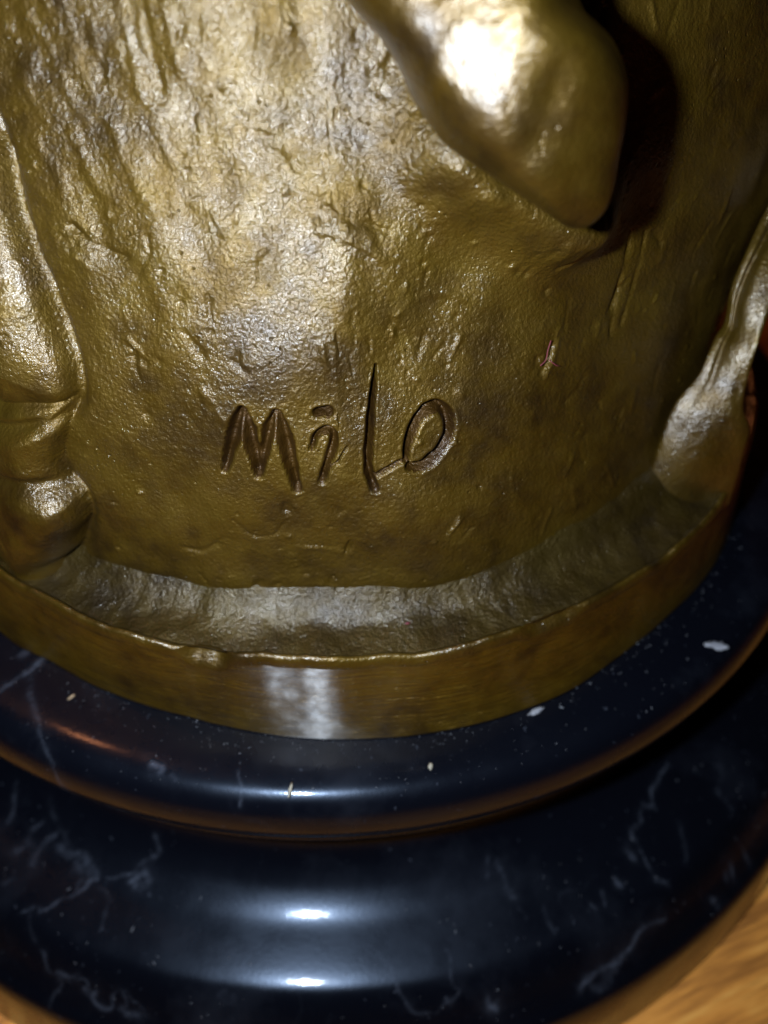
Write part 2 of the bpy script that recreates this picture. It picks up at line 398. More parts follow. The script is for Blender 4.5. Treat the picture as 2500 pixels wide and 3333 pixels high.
def marble():
    k = NT('black_marble')
    tc = k.n('ShaderNodeTexCoord').outputs['Object']
    at = k.n('ShaderNodeAttribute', attribute_name='vein').outputs['Fac']
    br = k.noise(tc, 700, 5, .7)
    vm = k.math('MULTIPLY', at, k.mapr(br, .36, .66, .03, .50))
    cl = k.noise(tc, 60, 5, .65)
    cloud = k.mapr(cl, .52, .8, 0, .10)
    fl = k.noise(tc, 1500, 2, .5)
    fleck = k.mapr(fl, .70, .78, 0, .22)
    s = k.math('ADD', vm, k.math('ADD', cloud, fleck))
    mx = k.n('ShaderNodeMix', data_type='RGBA')
    k.l(s, mx.inputs['Factor'])
    mx.inputs['A'].default_value = (.0018, .0021, .0038, 1)
    mx.inputs['B'].default_value = (.080, .090, .118, 1)
    k.l(mx.outputs['Result'], k.b.inputs['Base Color'])
    rn = k.noise(tc, 260, 4, .6)
    k.l(k.mapr(rn, .3, .7, .24, .32), k.b.inputs['Roughness'])
    k.b.inputs['Coat Weight'].default_value = .38
    k.b.inputs['Coat Roughness'].default_value = .085
    k.b.inputs['Coat IOR'].default_value = 1.30
    k.b.inputs['Specular IOR Level'].default_value = .16
    k.b.inputs['Specular Tint'].default_value = (.62, .76, 1.0, 1)
    k.b.inputs['IOR'].default_value = 1.56
    # fine polishing scratches running round the turned stone
    b1 = k.noise(tc, 2400, 3, .6)
    nrm = k.bump(b1, .000020, .35)
    k.l(nrm, k.b.inputs['Normal'])
    k.l(nrm, k.b.inputs['Coat Normal'])
    return k.m
M_marble = marble()

def wood():
    k = NT('oiled_oak')
    tc = k.n('ShaderNodeTexCoord').outputs['Object']
    oi = k.n('ShaderNodeObjectInfo').outputs['Random']
    off = k.n('ShaderNodeCombineXYZ')
    k.l(k.math('MULTIPLY', oi, 3.7), off.inputs[0])
    k.l(k.math('MULTIPLY', oi, 1.3), off.inputs[1])
    add = k.n('ShaderNodeVectorMath', operation='ADD')
    k.l(tc, add.inputs[0])
    k.l(off.outputs[0], add.inputs[1])
    mp = k.n('ShaderNodeMapping', inp={'Scale': (1, 11, 11)})
    k.l(add.outputs[0], mp.inputs['Vector'])
    v = mp.outputs[0]
    a = k.noise(v, 28, 5, .62)
    b = k.noise(v, 110, 4, .6)
    mp2 = k.n('ShaderNodeMapping', inp={'Scale': (1, 26, 26)})
    k.l(add.outputs[0], mp2.inputs['Vector'])
    p = k.noise(mp2.outputs[0], 90, 3, .6)
    s = k.math('ADD', k.math('MULTIPLY', a, .65), k.math('MULTIPLY', b, .35))
    c = k.ramp(s, [(.30, (.150, .050, .010)), (.44, (.400, .150, .028)), (.53, (.660, .260, .045)), (.62, (.800, .390, .085))])
    pores = k.mapr(p, .60, .68, 0, .75)
    mx = k.n('ShaderNodeMix', data_type='RGBA')
    k.l(pores, mx.inputs['Factor'])
    k.l(c, mx.inputs['A'])
    mx.inputs['B'].default_value = (.10, .038, .010, 1)
    k.l(mx.outputs['Result'], k.b.inputs['Base Color'])
    k.b.inputs['Roughness'].default_value = .42
    k.l(k.bump(s, .0003, .4), k.b.inputs['Normal'])
    return k.m
M_wood = wood()

def plain(name, c, rough=.7, nscale=2500):
    k = NT(name)
    tc = k.n('ShaderNodeTexCoord').outputs['Object']
    n_ = k.noise(tc, nscale, 3, .6)
    cc = k.ramp(n_, [(.3, tuple(x * .7 for x in c)), (.7, tuple(min(1, x * 1.15) for x in c))])
    k.l(cc, k.b.inputs['Base Color'])
    k.b.inputs['Roughness'].default_value = rough
    return k.m
M_chip = plain('pale_flake', (.20, .20, .22))
M_sliver = plain('straw_sliver', (.28, .25, .19))
M_tan = plain('tan_crumb', (.24, .16, .09))
M_dust = plain('grey_dust', (.13, .135, .15))
M_red = plain('red_lint', (.12, .010, .016))

# ------------------------------------------------------------------ table
ANG = math.radians(16.9)
table = tag(empty('table'), None, None, None, 'structure')
table.rotation_euler = (0, 0, ANG)
PW = 1.55
ROW0 = 0.245                     # one joint passes behind the plinth, to its right
for i in range(-6, 8):
    y0 = ROW0 + i * PW
    y1 = y0 + PW
    g = .006
    b = .012
    x0, x1 = -9, 9
    prof = [(y0 + g, -.25), (y0 + g, -b), (y0 + g + b, 0), (y1 - g - b, 0), (y1 - g, -b), (y1 - g, -.25)]
    V = [(x0, y, z) for y, z in prof] + [(x1, y, z) for y, z in prof]
    n = len(prof)
    F = [(k, k + n, (k + 1) % n + n, (k + 1) % n) for k in range(n)]
    F += [tuple(range(n)), tuple(range(2 * n - 1, n - 1, -1))]
    make_mesh('plank', V, F, M_wood, table, smooth=False)

# ------------------------------------------------------------------ plinth
PROF = [(0.0, .483), (.30, .483), (.60, .483), (.72, .483), (.752, .4828), (.768, .4805), (.780, .474), (.7885, .463), (.7935, .450), (.7965, .434),
        (.7955, .420), (.790, .408), (.784, .399), (.784, .390), (.7855, .384), (.783, .378), (.772, .371), (.752, .360), (.738, .345), (.733, .32),
        (.735, .29), (.743, .26), (.760, .236), (.784, .2195), (.806, .2110), (.825, .2060), (.855, .2030), (.882, .2000), (.898, .1970),
        (.908, .1915), (.919, .1825), (.930, .1710), (.940, .1600), (.949, .1515), (.956, .1450), (.9635, .1400), (.970, .1335), (.9745, .1245), (.978, .112), (.984, .085), (.9905, .05), (.996, .02), (.998, .006), (.99, .0008), (.6, .0008), (.0, .0008)]
pts = []
for i in range(len(PROF) - 1):
    a, b_ = PROF[i], PROF[i + 1]
    n = 1 if (a[0] < .6 and a[1] > .4) or a[1] < .005 else 7
    for k in range(n):
        pts.append((a[0] + (b_[0] - a[0]) * k / n, a[1] + (b_[1] - a[1]) * k / n))
pts.append(PROF[-1])
pr = np.array(pts)
for _ in range(10):             # round the polyline
    q = pr.copy()
    q[1:-1] = .25 * pr[:-2] + .5 * pr[1:-1] + .25 * pr[2:]
    ok = np.ones(len(pr), bool)
    ok[:4] = False
    ok[-3:] = False
    pr[ok] = q[ok]
th = np.concatenate([np.radians(np.linspace(-158, -22, 900, endpoint=False)), np.radians(np.linspace(-22, 202, 220, endpoint=False))])
TH, RR = np.meshgrid(th, pr[:, 0])
_, ZZ = np.meshgrid(th, pr[:, 1])
wob = 1 + .0006 * np.sin(3 * TH)
V = np.stack([RR * np.cos(TH) * wob, RR * np.sin(TH) * wob, ZZ], -1).reshape(-1, 3)
vein = np.zeros(TH.shape)
jx = .007 * fbm(V[:, 0] * 26, V[:, 1] * 26, 4, 31).reshape(TH.shape)
jy = .007 * fbm(V[:, 0] * 26, V[:, 1] * 26, 4, 57).reshape(TH.shape)
XX, YY = RR * np.cos(TH) + jx, RR * np.sin(TH) + jy
for pl_, wd, amp in VEINS:
    L = [(r * math.cos(math.radians(t)), r * math.sin(math.radians(t))) for t, r in pl_]
    L = smooth_line(L, 4)
    rs = [math.hypot(*p) for p in L]
    xs, ys = [p[0] for p in L], [p[1] for p in L]
    top = min(r for _, r in pl_) < .779 and max(r for _, r in pl_) < .83 and sum(r for _, r in pl_) / len(pl_) < .775
    mk = (XX > min(xs) - .06) & (XX < max(xs) + .06) & (YY > min(ys) - .06) & (YY < max(ys) + .06)
    mk &= (ZZ > .40) if top else (ZZ < .39)
    if not mk.any():
        continue
    d = seg_dist(XX[mk], YY[mk], L)
    wv = wd * .52 * (.62 + .5 * np.abs(gnoise(XX[mk] * 60, YY[mk] * 60, 5)) * 2)
    f = amp * np.exp(-(d / wv) ** 2) + .12 * amp * np.exp(-(d / (wv * 3.2)) ** 2)
    vein[mk] = np.maximum(vein[mk], f)
# faint hair veins everywhere, also outside the picture
hv = np.abs(fbm(XX * 3.1 + 4, YY * 3.1, 4, 11))
hm = sstep(.10, .35, fbm(XX * 2.2, YY * 2.2, 2, 23))
vein = np.maximum(vein, .28 * np.exp(-(hv / .008) ** 2) * hm)
plinth = make_mesh('marble_plinth', V, grid_faces(len(pr), len(th), True, True), M_marble, None, attrs={'vein': np.clip(vein, 0, 1).ravel()})
tag(plinth, 'round stepped black marble plinth with white veins under the bronze', 'plinth')

# ------------------------------------------------------------------ bronze sculpture
sculpture = tag(empty('bronze_sculpture', (0, 0, .483)), 'olive brown bronze sculpture base with incised signature standing on black marble', 'sculpture')
OFF = np.array([0, 0, .483])

zt = np.linspace(.5, 2.2, 1701)
def sm(v):
    a = np.interp(zt, ZK, v)
    k = np.exp(-.5 * (np.arange(-120, 121) / 45.) ** 2)
    k /= k.sum()
    return np.convolve(np.pad(a, 120, mode='edge'), k, 'valid')
ayt, axt = sm(AYK), sm(AXK)

def axr(z):
    return AXR + (1.22 - AXR) * sstep(.68, 1.0, z)
tc = np.concatenate([np.linspace(-172, -14, 960, endpoint=False), np.linspace(-14, 40, 110, endpoint=False), np.linspace(40, 188, 60, endpoint=False)])
zr = np.concatenate([np.linspace(.585, 1.30, 520), np.linspace(1.31, 2.1, 40), ])
TD, Z = np.meshgrid(tc, zr)
T = np.radians(TD)
AX = np.interp(Z, zt, axt)
AX = np.where(np.cos(T) > 0, AX * axr(Z), AX)
AY = np.interp(Z, zt, ayt)
S_K = .0098                        # units of arc per degree near the front
S = (TD + 90) * S_K                # arc length coordinate

def stroke_pts(p):
    return [((t + 90) * S_K, z) for t, z in p]

front = sstep(-171, -160, TD) * (1 - sstep(0, 35, TD))
disp = np.zeros(T.shape)
# broad hand modelled undulation, lumps and tool drags
warpx = .03 * fbm(S * 5, Z * 5, 2, 71)
disp += .014 * fbm(S * 3.2, Z * 2.6, 2, 1)
disp += .0085 * fbm((S + warpx) * 8, Z * 7, 2, 2)
rough = .35 + .9 * sstep(.72, .95, Z) * (1 - .55 * sstep(.05, .35, S)) + .15 * sstep(.1, .3, S)
disp += .0030 * rough * fbm(S * 19 + Z * 5, Z * 14, 2, 3) * sstep(-.1, .35, fbm(S * 6, Z * 6, 2, 77) + .12)
disp += .00012 * rough * fbm(S * 70, Z * 55, 3, 4)
# vertical drags in the upper left
up_left = sstep(.86, 1.02, Z) * (1 - sstep(-.12, .02, S))
disp += .0020 * up_left * gnoise(S * 34 + .9 * (Z - 1) * 20, Z * 5, 5)
disp += .0016 * up_left * np.maximum(0, gnoise(S * 60 + Z * 14, Z * 40, 6)) * 2
# prow at the foot
disp += .003 * np.exp(-((S - .015) / .05) ** 2) * np.exp(-((Z - .60) / .07) ** 2)
# fillet into the disc top, with a tight crease
disp += .003 * np.exp(-((Z - .635) / .020) ** 2)

# small gouges, seeded by hand-like clusters
def groove(pts, hw, dep, reg=None):
    xs = [p[0] for p in pts]
    ys = [p[1] for p in pts]
    m = (S > min(xs) - 3 * hw) & (S < max(xs) + 3 * hw) & (Z > min(ys) - 3 * hw) & (Z < max(ys) + 3 * hw)
    if not m.any():
        return
    jn = 1 + .9 * gnoise(S[m] * 70, Z[m] * 70, 8)
    d = seg_dist(S[m], Z[m], pts) / (hw * jn)
    disp[m] -= dep * np.exp(-d ** 2 * 1.3) * (1 + 1.1 * gnoise(S[m] * 45, Z[m] * 45, 9))
for p, hw, dep in MARKS:
    groove(smooth_line(stroke_pts(p), 4), hw * .95, dep * (.36 if dep > 0 else .30) * (.6 if max(q[1] for q in p) > 1.02 else 1))
for i in range(260):
    s0 = rng.uniform(-.62, .55)
    z0 = rng.uniform(.63, 1.22)
    if -.20 < s0 < .20 and .64 < z0 < .80:
        continue
    ln = rng.uniform(.004, .022) * (1.4 if s0 > .15 else 1)
    a = math.radians(rng.normal(100 if s0 < .1 else 75, 25))
    groove([(s0, z0), (s0 + ln * math.cos(a), z0 + ln * math.sin(a))], rng.uniform(.0018, .0042), rng.choice([1, -1], p=[.6, .4]) * rng.uniform(.0006, .0019))
for i in range(520):
    s0 = rng.uniform(-.65, .55)
    z0 = rng.uniform(.62, 1.24)
    groove([(s0, z0), (s0 + .001, z0)], rng.uniform(.0012, .0030), rng.choice([1, -1], p=[.55, .45]) * rng.uniform(.0005, .0018))

# incised signature: deepest stroke wins
letter_id = np.zeros(T.shape, int)
sig = np.zeros(T.shape)
names = ['M', 'i', 'l', 'o']
flat = np.exp(-((S + .0) / .20) ** 4) * np.exp(-((Z - .715) / .10) ** 4)
for nm, p, wd, dep in LETTERS:
    pts_ = stroke_pts(p)
    wl = np.interp(np.linspace(0, len(wd) - 1, (len(wd) - 1) * 5 + 1), np.arange(len(wd)), wd)
    L = smooth_line(pts_, 5) if len(pts_) > 2 else pts_
    if len(pts_) == 2:
        wl = wd
    hw = max(wd)
    xs = [q[0] for q in L]
    ys = [q[1] for q in L]
    m = (S > min(xs) - 4 * hw) & (S < max(xs) + 4 * hw) & (Z > min(ys) - 4 * hw) & (Z < max(ys) + 4 * hw)
    d = seg_dist(S[m], Z[m], L, wl)
    d = d * (1 + .30 * gnoise(S[m] * 75, Z[m] * 75, 12))
    cut = dep * (1.0 - sstep(.12, 1.12, d)) * (1 + .22 * gnoise(S[m] * 70, Z[m] * 70, 14)) - .05 * dep * np.exp(-((d - 1.35) / .28) ** 2)
    cur = sig[m]
    sig[m] = np.where(cut > 0, np.maximum(cur, cut), np.where(cur > 0, cur, np.minimum(cur, cut)))
    li = letter_id[m]
    li[(d < 1.08)] = names.index(nm) + 1
    letter_id[m] = li
disp -= sig

# left drapery lobe and the foot-like lump below it
def poly_sd(poly):
    """signed distance (inside positive) for polygon in (S,Z)"""
    P = poly + [poly[0]]
    d = seg_dist(S, Z, P)
    ins = np.zeros(S.shape, bool)
    j = len(poly) - 1
    for i in range(len(poly)):
        xi, yi = poly[i]
        xj, yj = poly[j]
        c = ((yi > Z) != (yj > Z)) & (S < (xj - xi) * (Z - yi) / (yj - yi + 1e-12) + xi)
        ins ^= c
        j = i
    return np.where(ins, d, -d)
lobe = smooth_line(stroke_pts(LOBE), 4)
far = -.95
lobe_poly = [(lobe[0][0] - .10, 1.6)] + lobe + [(far, lobe[-1][1] + .01), (far, 1.6)]
sdl = poly_sd(lobe_poly)
sdl_w = sdl + .004 * fbm(S * 14, Z * 14, 2, 41)
wl_ = .11
tl = np.clip(sdl_w / wl_, 0, 1)
hem_z = lobe[-1][1]
h_lobe = .050 * np.sqrt(np.maximum(0, 1 - (1 - tl) ** 2)) * (.55 + .45 * (1 - sstep(.86, 1.12, Z))) * (.50 + .50 * sstep(hem_z - .01, hem_z + .12, Z))
h_lobe += tl * (.012 * fbm(S * 11, Z * 6, 2, 45) + .004 * fbm(S * 26, Z * 16, 2, 46))
groove_l = -.012 * np.exp(-((sdl_w + .006) / .007) ** 2)
foot = smooth_line(stroke_pts(FOOT), 4)
foot_poly = [(far, foot[0][1])] + foot + [(foot[-1][0] - .005, .55), (far, .55)]
sdf_ = poly_sd(foot_poly)
sdf_w = sdf_ + .009 * fbm(S * 13, Z * 13, 2, 43)
tf = np.clip(sdf_w / .034, 0, 1)
h_foot = .050 * np.sqrt(np.maximum(0, 1 - (1 - tf) ** 2)) + tf * (.010 * fbm(S * 10 + 2, Z * 10, 2, 47) + .003 * fbm(S * 30, Z * 30, 2, 48))
# the recess between them is a little proud of the body too
nk = smooth_line(stroke_pts(NECK), 4)
neck_poly = [(far, nk[0][1])] + nk + [(far, nk[-1][1])]
sdn = poly_sd(neck_poly)
tnk = np.clip((sdn + .005 * fbm(S * 15, Z * 15, 2, 49)) / .035, 0, 1)
h_neck = .036 * np.sqrt(np.maximum(0, 1 - (1 - tnk) ** 2)) + tnk * .008 * fbm(S * 16, Z * 12, 2, 50)
disp = disp * (1 - .25 * np.maximum(tl, tf)) + .009 * np.log(np.exp(h_lobe / .009) + np.exp(h_foot / .009) + np.exp(h_neck / .009) - 2) + groove_l - .006 * np.exp(-((sdf_w + .004) / .006) ** 2)
# the metal swells up to meet the lump along its lower left edge
sw = smooth_line(stroke_pts(SWELL), 4)
dsw = seg_dist(S, Z, sw)
disp += .052 * np.exp(-(dsw / .036) ** 2)
disp *= front

def flank(z):
    return FLANK[0] + (FLANK[1] - FLANK[0]) * sstep(.60, .90, z)
def section(t, a, b, fl):
    """plan of the body: an ellipse whose right-hand flank is flatter"""
    c, s_ = np.cos(t), np.sin(t)
    p = np.where((c > 0) & (s_ < 0), 2 / fl, 1.0)
    x = a * np.sign(c) * np.abs(c) ** p
    y = b * np.sign(s_) * np.abs(s_) ** p
    q = np.where((c > 0) & (s_ < 0), fl - 1, 1.0)
    nx = np.sign(c) * (np.abs(x) / a) ** q / a
    ny = np.sign(s_) * (np.abs(y) / b) ** q / b
    n = np.hypot(nx, ny)
    return x, y, nx / n, ny / n
X0, Y0, nx, ny = section(T, AX, AY, flank(Z))
X = X0 + nx * disp
Y = Y0 + ny * disp
V = np.stack([X, Y, Z], -1).reshape(-1, 3) - OFF
nr, nc = T.shape
F = grid_faces(nr, nc, True, False)
# close the top with a shallow cap
cap_c = len(V)
V = np.vstack([V, [[0, 0, 2.13 - OFF[2]]]])
full = bpy.data.meshes.new('tmp')
capF = np.array([[(nr - 1) * nc + i, (nr - 1) * nc + (i + 1) % nc, cap_c, cap_c] for i in range(nc)])
# vertex normals of the whole skin
def vnormals(V, F):
    N = np.zeros_like(V)
    a, b, c, d = V[F[:, 0]], V[F[:, 1]], V[F[:, 2]], V[F[:, 3]]
    fn = np.cross(c - a, d - b)
    for k in range(4):
        np.add.at(N, F[:, k], fn)
    return N / (np.linalg.norm(N, axis=1)[:, None] + 1e-12)
N = vnormals(V, F)
N[cap_c] = (0, 0, 1)
fid = letter_id.ravel()[F].min(1)
lob = (sdl.ravel()[F].min(1) > 0)
fot = (sdf_.ravel()[F].min(1) > 0) & ~lob
sel = np.where(lob, 10, np.where(fot, 11, fid))

def piece(name, Fs, mat, parent, tri_cap=False):
    idx = np.unique(Fs)
    mp = np.full(len(V), -1)
    mp[idx] = np.arange(len(idx))
    G = mp[Fs]
    if tri_cap:
        cidx = np.unique(capF)
        idx = np.unique(np.concatenate([idx, cidx]))
        mp[idx] = np.arange(len(idx))
        fl = [tuple(f) for f in mp[Fs]] + [tuple(f[:3]) for f in mp[capF]]
        return make_mesh(name, V[idx], fl, mat, parent, normals=N[idx])
    return make_mesh(name, V[idx], G, mat, parent, normals=N[idx])
body = piece('body', F[sel == 0], M_body, sculpture, True)
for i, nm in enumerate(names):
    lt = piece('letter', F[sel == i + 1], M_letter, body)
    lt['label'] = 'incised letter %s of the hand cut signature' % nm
lf = piece('drapery_fold', F[sel == 10], M_fold, sculpture)
lf['label'] = 'rounded golden fold hanging down the left side'
ft = piece('foot_lump', F[sel == 11], M_fold, sculpture)
ft['label'] = 'smooth rounded lump at the foot of the left fold'
bpy.data.meshes.remove(full)

# base disc -----------------------------------------------------------
BX, BY = .009, -.069
def rimr(tab, t):
    a = np.array(tab)
    aa = np.concatenate([[-200], a[:, 0], [10, 160]])
    m = a[:, 1].mean()
    bb = np.concatenate([[m], a[:, 1], [m, m]])
    f = np.interp(t, aa, bb)
    k = np.exp(-.5 * (np.arange(-30, 31) / 12.) ** 2)
    k /= k.sum()
    return np.convolve(np.pad(f, 30, mode='wrap'), k, 'valid')
tt = np.concatenate([np.linspace(-150, -20, 1500, endpoint=False), np.linspace(-20, 210, 200, endpoint=False)])
tn = np.where(tt > 180, tt - 360, tt)
rB = rimr(RIMB, tn)
rT = rimr(RIMT, tn)
sarc = np.radians(tt) * .63
wave = .0075 * fbm(sarc * 9, sarc * 0 + 3.3, 3, 61) + .0030 * fbm(sarc * 34, sarc * 0 + 1.3, 2, 62)
wave[1500:] *= .3
# a hammered flat on the lip, front left, and a second one front right
flat1 = np.exp(-((tt + 104.3) / 2.2) ** 4)
flat2 = np.exp(-((tt + 70.0) / 3.0) ** 4)
rows = []
def add(rad, z):
    rows.append(np.stack([BX + rad * np.cos(np.radians(tt)), BY + rad * np.sin(np.radians(tt)), z], -1))
lipw = .010
ones = np.ones(len(tt))
for k in range(70):
    f = k / 69
    rad = .36 + (rT - lipw - .36) * f
    x, y = rad * np.cos(np.radians(tt)), rad * np.sin(np.radians(tt))
    z = .6045 * ones + .0055 * fbm(x * 7, y * 7, 3, 81) + .0022 * fbm(x * 30, y * 30, 3, 82) + .0035 * sstep(.80, 1.0, np.full(len(tt), f)) * (fbm(sarc * 5, sarc * 0, 2, 83) + .2)
    rw = np.hypot(x + BX, y + BY)
    z += .040 * np.exp(-(np.maximum(rw - .590, 0) / .034) ** 2) + .006 * fbm(x * 14, y * 14, 2, 85) * (1 - f ** 8)
    z += wave * .55 * f ** 6
    add(rad, z)
zl = .6105 + wave * 1.1 + .004 * np.exp(-((tt + 97) / 5) ** 2) * gnoise(sarc * 60, sarc * 0 + 7.7, 64)
for k in range(1, 15):
    a = k / 14 * math.pi / 2
    rw = lipw * (1 + .9 * flat1 + .8 * flat2)
    add(rT - lipw + lipw * math.sin(a) - (flat1 * .012 + flat2 * .008) * math.sin(a * 2) ** 2, zl - .006 + .006 * math.cos(a) * (1 + 0 * rw) - (1 - math.cos(a)) * .006
        - (flat1 * .016 + flat2 * .010) * (k / 14) + .004 * math.sin(math.pi * k / 14) * ones)
zend = rows[-1][:, 2]
for k in range(1, 46):
    f = k / 45
    zz_ = zend * (1 - f) + .4845 * f
    rad = rT + (rB - rT) * f ** 1.3 + .0012 * fbm(sarc * 8, zz_ * 10, 2, 91) + .0006 * fbm(sarc * 20, zz_ * 60, 2, 92)
    add(rad, zz_)
add(rB - .004, np.full(len(tt), .4832))
add(rB * 0 + .3, np.full(len(tt), .4832))
V2 = np.concatenate(rows) - OFF
F2 = grid_faces(len(rows), len(tt), True, True)
N2 = -vnormals(V2, F2[:, ::-1])
rowi = F2.min(1) // len(tt)
topF, lipF, rimF = F2[rowi < 71], F2[(rowi >= 71) & (rowi < 83)], F2[rowi >= 83]
def part_mesh(name, Fs, mat, parent):
    idx = np.unique(Fs)
    mp_ = np.full(len(V2), -1)
    mp_[idx] = np.arange(len(idx))
    return make_mesh(name, V2[idx], mp_[Fs], mat, parent, normals=N2[idx])
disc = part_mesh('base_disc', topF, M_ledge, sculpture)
lip = part_mesh('lip', lipF, M_lip, disc)
rim = part_mesh('rim', rimF, M_rim, disc)
disc['label'] = 'round bronze foot disc with turned rim and uneven lip'

# projecting lump upper right ------------------------------------------
B = BULGE
o, e1, e2, nn = (np.array(B[k]) for k in ('o', 'e1', 'e2', 'n'))
ol = B['outline']
cl = smooth_line(ol + ol[:3], 8)
cl = np.array(cl)[8:8 + 8 * len(ol)]
seg = np.linalg.norm(np.diff(np.vstack([cl, cl[:1]]), axis=0), axis=1)
cs = np.concatenate([[0], np.cumsum(seg)])
NPH = 420
u = np.linspace(0, cs[-1], NPH, endpoint=False)
oc = np.stack([np.interp(u, cs, np.append(cl[:, i], cl[0, i])) for i in (0, 1)], -1)
tr_ = np.concatenate([np.linspace(.004, .7, 60), np.linspace(.71, 1, 50)])
vv = []
cen = np.array([0.0, .01])
for t in tr_:
    pq = cen + (oc - cen) * t
    x, y = pq[:, 0], pq[:, 1]
    wx = x + .010 * fbm(x * 8, y * 8, 2, 104)
    wy = y + .010 * fbm(x * 8 + 5, y * 8, 2, 105)
    planes = np.stack([.074 - .05 * wx - .03 * wy,                 # broad front facet
                       .078 - .80 * (wx - .028 - .38 * wy),                 # right facet
                       .080 + .85 * (wy + .040 + .25 * wx),                 # blunt underside
                       .056 + .85 * (.79 * (wx + .064) + .61 * (wy + .010)),  # left facet, falling to the body
                       .088 - .45 * (wy - .055)], 0)                        # upper facet
    ks = .007
    h = -ks * np.log(np.exp(-planes / ks).sum(0))
    h = h + .25 * (x * x + y * y)
    h = h + (.0030 * fbm(x * 14 + 3, y * 14, 2, 101) + .0010 * fbm(x * 40, y * 40, 2, 102))
    h = np.maximum(h, .004) * (1 - t ** 7) ** .5
    dcr = seg_dist(x, y, smooth_line(B['crease'], 5))
    h = h - .004 * np.exp(-(dcr / .012) ** 2) * (1 - t ** 4)
    vv.append(o + x[:, None] * e1 + y[:, None] * e2 + h[:, None] * nn)
for k in range(1, 22):
    f = k / 21
    pq = cen + (oc - cen) * (1 - .10 * f - .12 * f * f)
    vv.append(o + pq[:, :1] * e1 + pq[:, 1:] * e2 - (.20 * f) * nn)
Vb = np.concatenate(vv) - OFF
Fb = grid_faces(len(vv), NPH, True, False)
Vb = np.vstack([Vb, vv[0].mean(0)[None] - OFF, vv[-1].mean(0)[None] - OFF])
fl = [tuple(f) for f in Fb] + [(len(Vb) - 2, i, (i + 1) % NPH) for i in range(NPH)]
lastr = (len(vv) - 1) * NPH
fl += [(len(Vb) - 1, lastr + (i + 1) % NPH, lastr + i) for i in range(NPH)]
bl = make_mesh('draped_lump', Vb, fl, M_smooth, sculpture)
bl['label'] = 'smooth polished lump jutting out at the upper right'

# right drapery strip ----------------------------------------------------
Lr = np.array([r[0] for r in FOLD])
Rr = np.array([r[1] for r in FOLD])
Lr = np.array(smooth_line(Lr, 12))
Rr = np.array(smooth_line(Rr, 12))
camp = np.array(CAM_LOC)
NF = 40
vv = []
for i in range(len(Lr)):
    a, b = Lr[i], Rr[i]
    t = np.linspace(0, 1, NF)[:, None]
    mid = a * (1 - t) + b * t
    out = np.array([-.35, -.86, .38])
    wdt = np.linalg.norm(b - a)
    zz_ = mid[:, 2]
    bul = (np.sin(np.pi * t[:, 0]) ** .7) * .15 * wdt
    bul += .007 * fbm(t[:, 0] * 1.3, np.full(NF, i * .022), 2, 111) + .0005 * fbm(t[:, 0] * 6, np.full(NF, i * .12), 2, 112)
    bul -= .012 * np.exp(-((t[:, 0] - .24) / .07) ** 2) * sstep(.70, .85, np.full(NF, zz_.mean()))
    front_row = mid + bul[:, None] * out
    vb = (b - camp) / np.linalg.norm(b - camp)
    va = (a - camp) / np.linalg.norm(a - camp)
    ring = np.vstack([a + va * .12 + np.array([.02, .01, 0]), a + va * .02 + np.array([.008, 0, 0]), front_row, b + vb * .02 + np.array([-.012, 0, 0]), b + vb * .12 + np.array([-.04, 0, 0])])
    vv.append(ring)
Vf = np.concatenate(vv) - OFF
ncf = NF + 4
Ff = grid_faces(len(vv), ncf, True, True)
fl = [tuple(f) for f in Ff] + [tuple(range(ncf)), tuple(range((len(vv) - 1) * ncf + ncf - 1, (len(vv) - 1) * ncf - 1, -1))]
rf = make_mesh('drapery_fold', Vf, fl, M_strip, sculpture)
rf['label'] = 'narrow flaring fold at the right, catching the light'

# ------------------------------------------------------------------ crumbs, lint and dust
def flake(name, P, size, mat, label, cat, rz=0, seed=1, group=None):
    """small irregular lump, size = (length, width, height) in units"""
    n1, n2 = 14, 9
    r_ = np.random.default_rng(seed)
    ph = np.linspace(0, 2 * np.pi, n1, endpoint=False)
    vt = []
    for j in range(n2):
        lat = -math.pi / 2 + math.pi * (j + .5) / n2
        k = np.cos(lat) * (1 + .16 * np.sin(ph * 2 + seed) + .22 * r_.normal(size=n1))
        vt.append(np.stack([k * np.cos(ph) * size[0] / 2, k * np.sin(ph) * size[1] / 2, np.full(n1, (math.sin(lat) + 1) * size[2] / 2)], -1))
    V = np.concatenate(vt)
    c, s = math.cos(rz), math.sin(rz)
    V = V @ np.array([[c, s, 0], [-s, c, 0], [0, 0, 1]])
    F = [tuple(f) for f in grid_faces(n2, n1, True)]
    F += [tuple(range(n1 - 1, -1, -1)), tuple(range((n2 - 1) * n1, n2 * n1))]
    o = make_mesh(name, V, F, mat, None)
    o.location = [c_ * U for c_ in P]
    return tag(o, label, cat, group)

CH = .4832
flake('flake', (.4585, -.6131, CH), (.026, .012, .003), M_chip, 'white oval flake on the plinth step at the right', 'flake', -.05, 3)
flake('sliver', (-.0646, -.7665, CH - .001), (.0155, .0036, .003), M_sliver, 'thin pale sliver standing out by the front edge of the upper step', 'sliver', 1.45, 4)
flake('crumb', (.0877, -.7487, CH), (.0085, .0042, .003), M_sliver, 'cream crumb on the upper step, right of the centre', 'crumb', 1.2, 5)
flake('crumb', (-.3187, -.642, CH), (.0095, .0040, .003), M_tan, 'tan crumb on the upper step at the left', 'crumb', .6, 6)
flake('fluff', (.2168, -.6890, CH), (.018, .007, .003), M_chip, 'white clump of residue against the bronze rim', 'residue', .35, 7)
flake('sliver', (-.3127, -.8651, .1345), (.020, .0055, .003), M_tan, 'tan splinter on the lowest ledge at the left', 'sliver', .35, 8)
flake('speck', (.0662, -.6455, .6085), (.0045, .003, .002), M_red, 'tiny red speck on the bronze disc', 'speck', .3, 9)
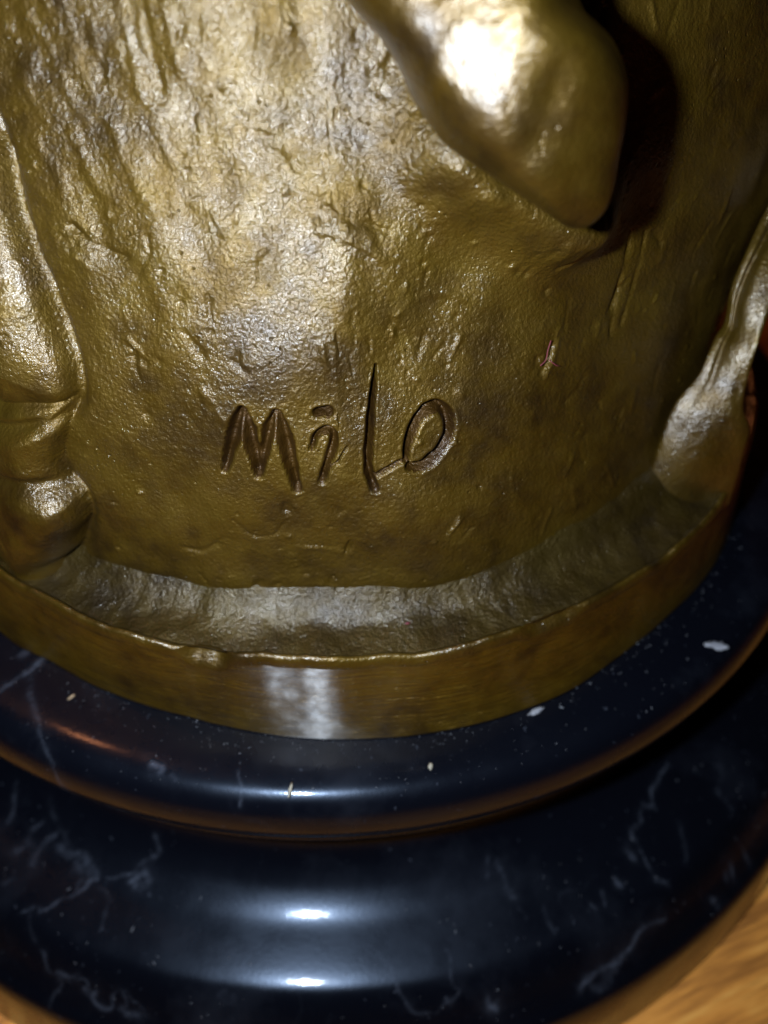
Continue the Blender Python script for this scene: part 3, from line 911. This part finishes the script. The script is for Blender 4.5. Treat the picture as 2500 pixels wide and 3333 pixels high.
flake('grain', (-.2824, -.5424, .6085), (.014, .008, .006), M_chip, 'pale rounded grain on the disc below the left fold', 'grain', .2, 10)

def surf(td, z, lift=.004):
    a = np.interp(z, zt, axt) * (float(axr(np.array(z))) if math.cos(math.radians(td)) > 0 else 1)
    b = np.interp(z, zt, ayt)
    i = np.argmin(np.abs(tc - td))
    j = np.argmin(np.abs(zr - z))
    k = disp[j, i] + lift
    t = math.radians(td)
    x_, y_, n0, n1 = (float(q) for q in section(np.array(t), a, b, float(flank(np.array(z)))))
    return np.array([x_ + n0 * k, y_ + n1 * k, z])
def fiber(name, path, r, mat, label):
    P = np.array(smooth_line([surf(*q) for q in path], 6))
    P0_ = P[-1].copy()
    vt = []
    for i, p in enumerate(P):
        d = P[min(i + 1, len(P) - 1)] - P[max(i - 1, 0)]
        d /= np.linalg.norm(d)
        a = np.cross(d, [.3, -.9, .2])
        a /= np.linalg.norm(a)
        b = np.cross(d, a)
        for k in range(6):
            vt.append(p - P0_ + r * (math.cos(k * math.pi / 3) * a + math.sin(k * math.pi / 3) * b))
    F = [tuple(f) for f in grid_faces(len(P), 6, True)] + [tuple(range(5, -1, -1)), tuple(range((len(P) - 1) * 6, len(P) * 6))]
    o = make_mesh(name, vt, F, mat)
    o.location = P0_ * U
    return tag(o, label, 'lint')
fiber('lint_fibre', [(-65.39, .8613), (-65.7, .8538), (-65.9, .8455), (-66.4, .8411)], .0006, M_red, 'red lint fibre clinging upright to the dark side of the bronze')
fiber('lint_fibre', [(-65.44, .8431), (-64.9, .8380), (-64.3, .8340)], .0005, M_red, 'short red lint thread just below the upright red fibre')

# fine dust lying on the stone steps and the disc
dv, df = [], []
def mote(p, sz):
    k = len(dv)
    a = random.uniform(0, 6.28)
    el = random.uniform(1.0, 2.6)
    ca, sa = math.cos(a), math.sin(a)
    for dx, dy, dz in ((-1, -.4, 0), (1, -.5, 0), (.7, .5, 0), (-.8, .45, 0), (0, 0, .8)):
        x, y = dx * el * sz, dy * sz
        dv.append((p[0] + x * ca - y * sa, p[1] + x * sa + y * ca, p[2] + dz * sz))
    df.extend([(k, k + 1, k + 4), (k + 1, k + 2, k + 4), (k + 2, k + 3, k + 4), (k + 3, k, k + 4), (k + 3, k + 2, k + 1, k)])
def zprof(r):
    ii = np.where((pr[:, 1] > .10))[0]
    j = ii[np.argmin(np.abs(pr[ii, 0] - r) + (pr[ii, 1] > .3) * (0 if r < .79 else 9) + (pr[ii, 1] < .3) * (9 if r < .79 else 0))]
    return pr[j, 1]
for i in range(900):
    a = math.radians(random.gauss(-88, 26))
    r = random.uniform(.652, .776)
    mote((r * math.cos(a) + (BX if r < .7 else 0), r * math.sin(a) + (BY * .4 if r < .7 else 0), zprof(r) + .0004), min(.0018, random.lognormvariate(-7.75, .40)))
for i in range(260):
    a = math.radians(random.uniform(-140, -30))
    r = random.uniform(.81, .965)
    mote((r * math.cos(a), r * math.sin(a), zprof(r) + .0006), min(.002, random.lognormvariate(-7.4, .5)))
dust = make_mesh('dust', dv, df, M_dust, None, smooth=False)
tag(dust, 'fine grey dust motes scattered over the marble steps', 'dust', kind='stuff')
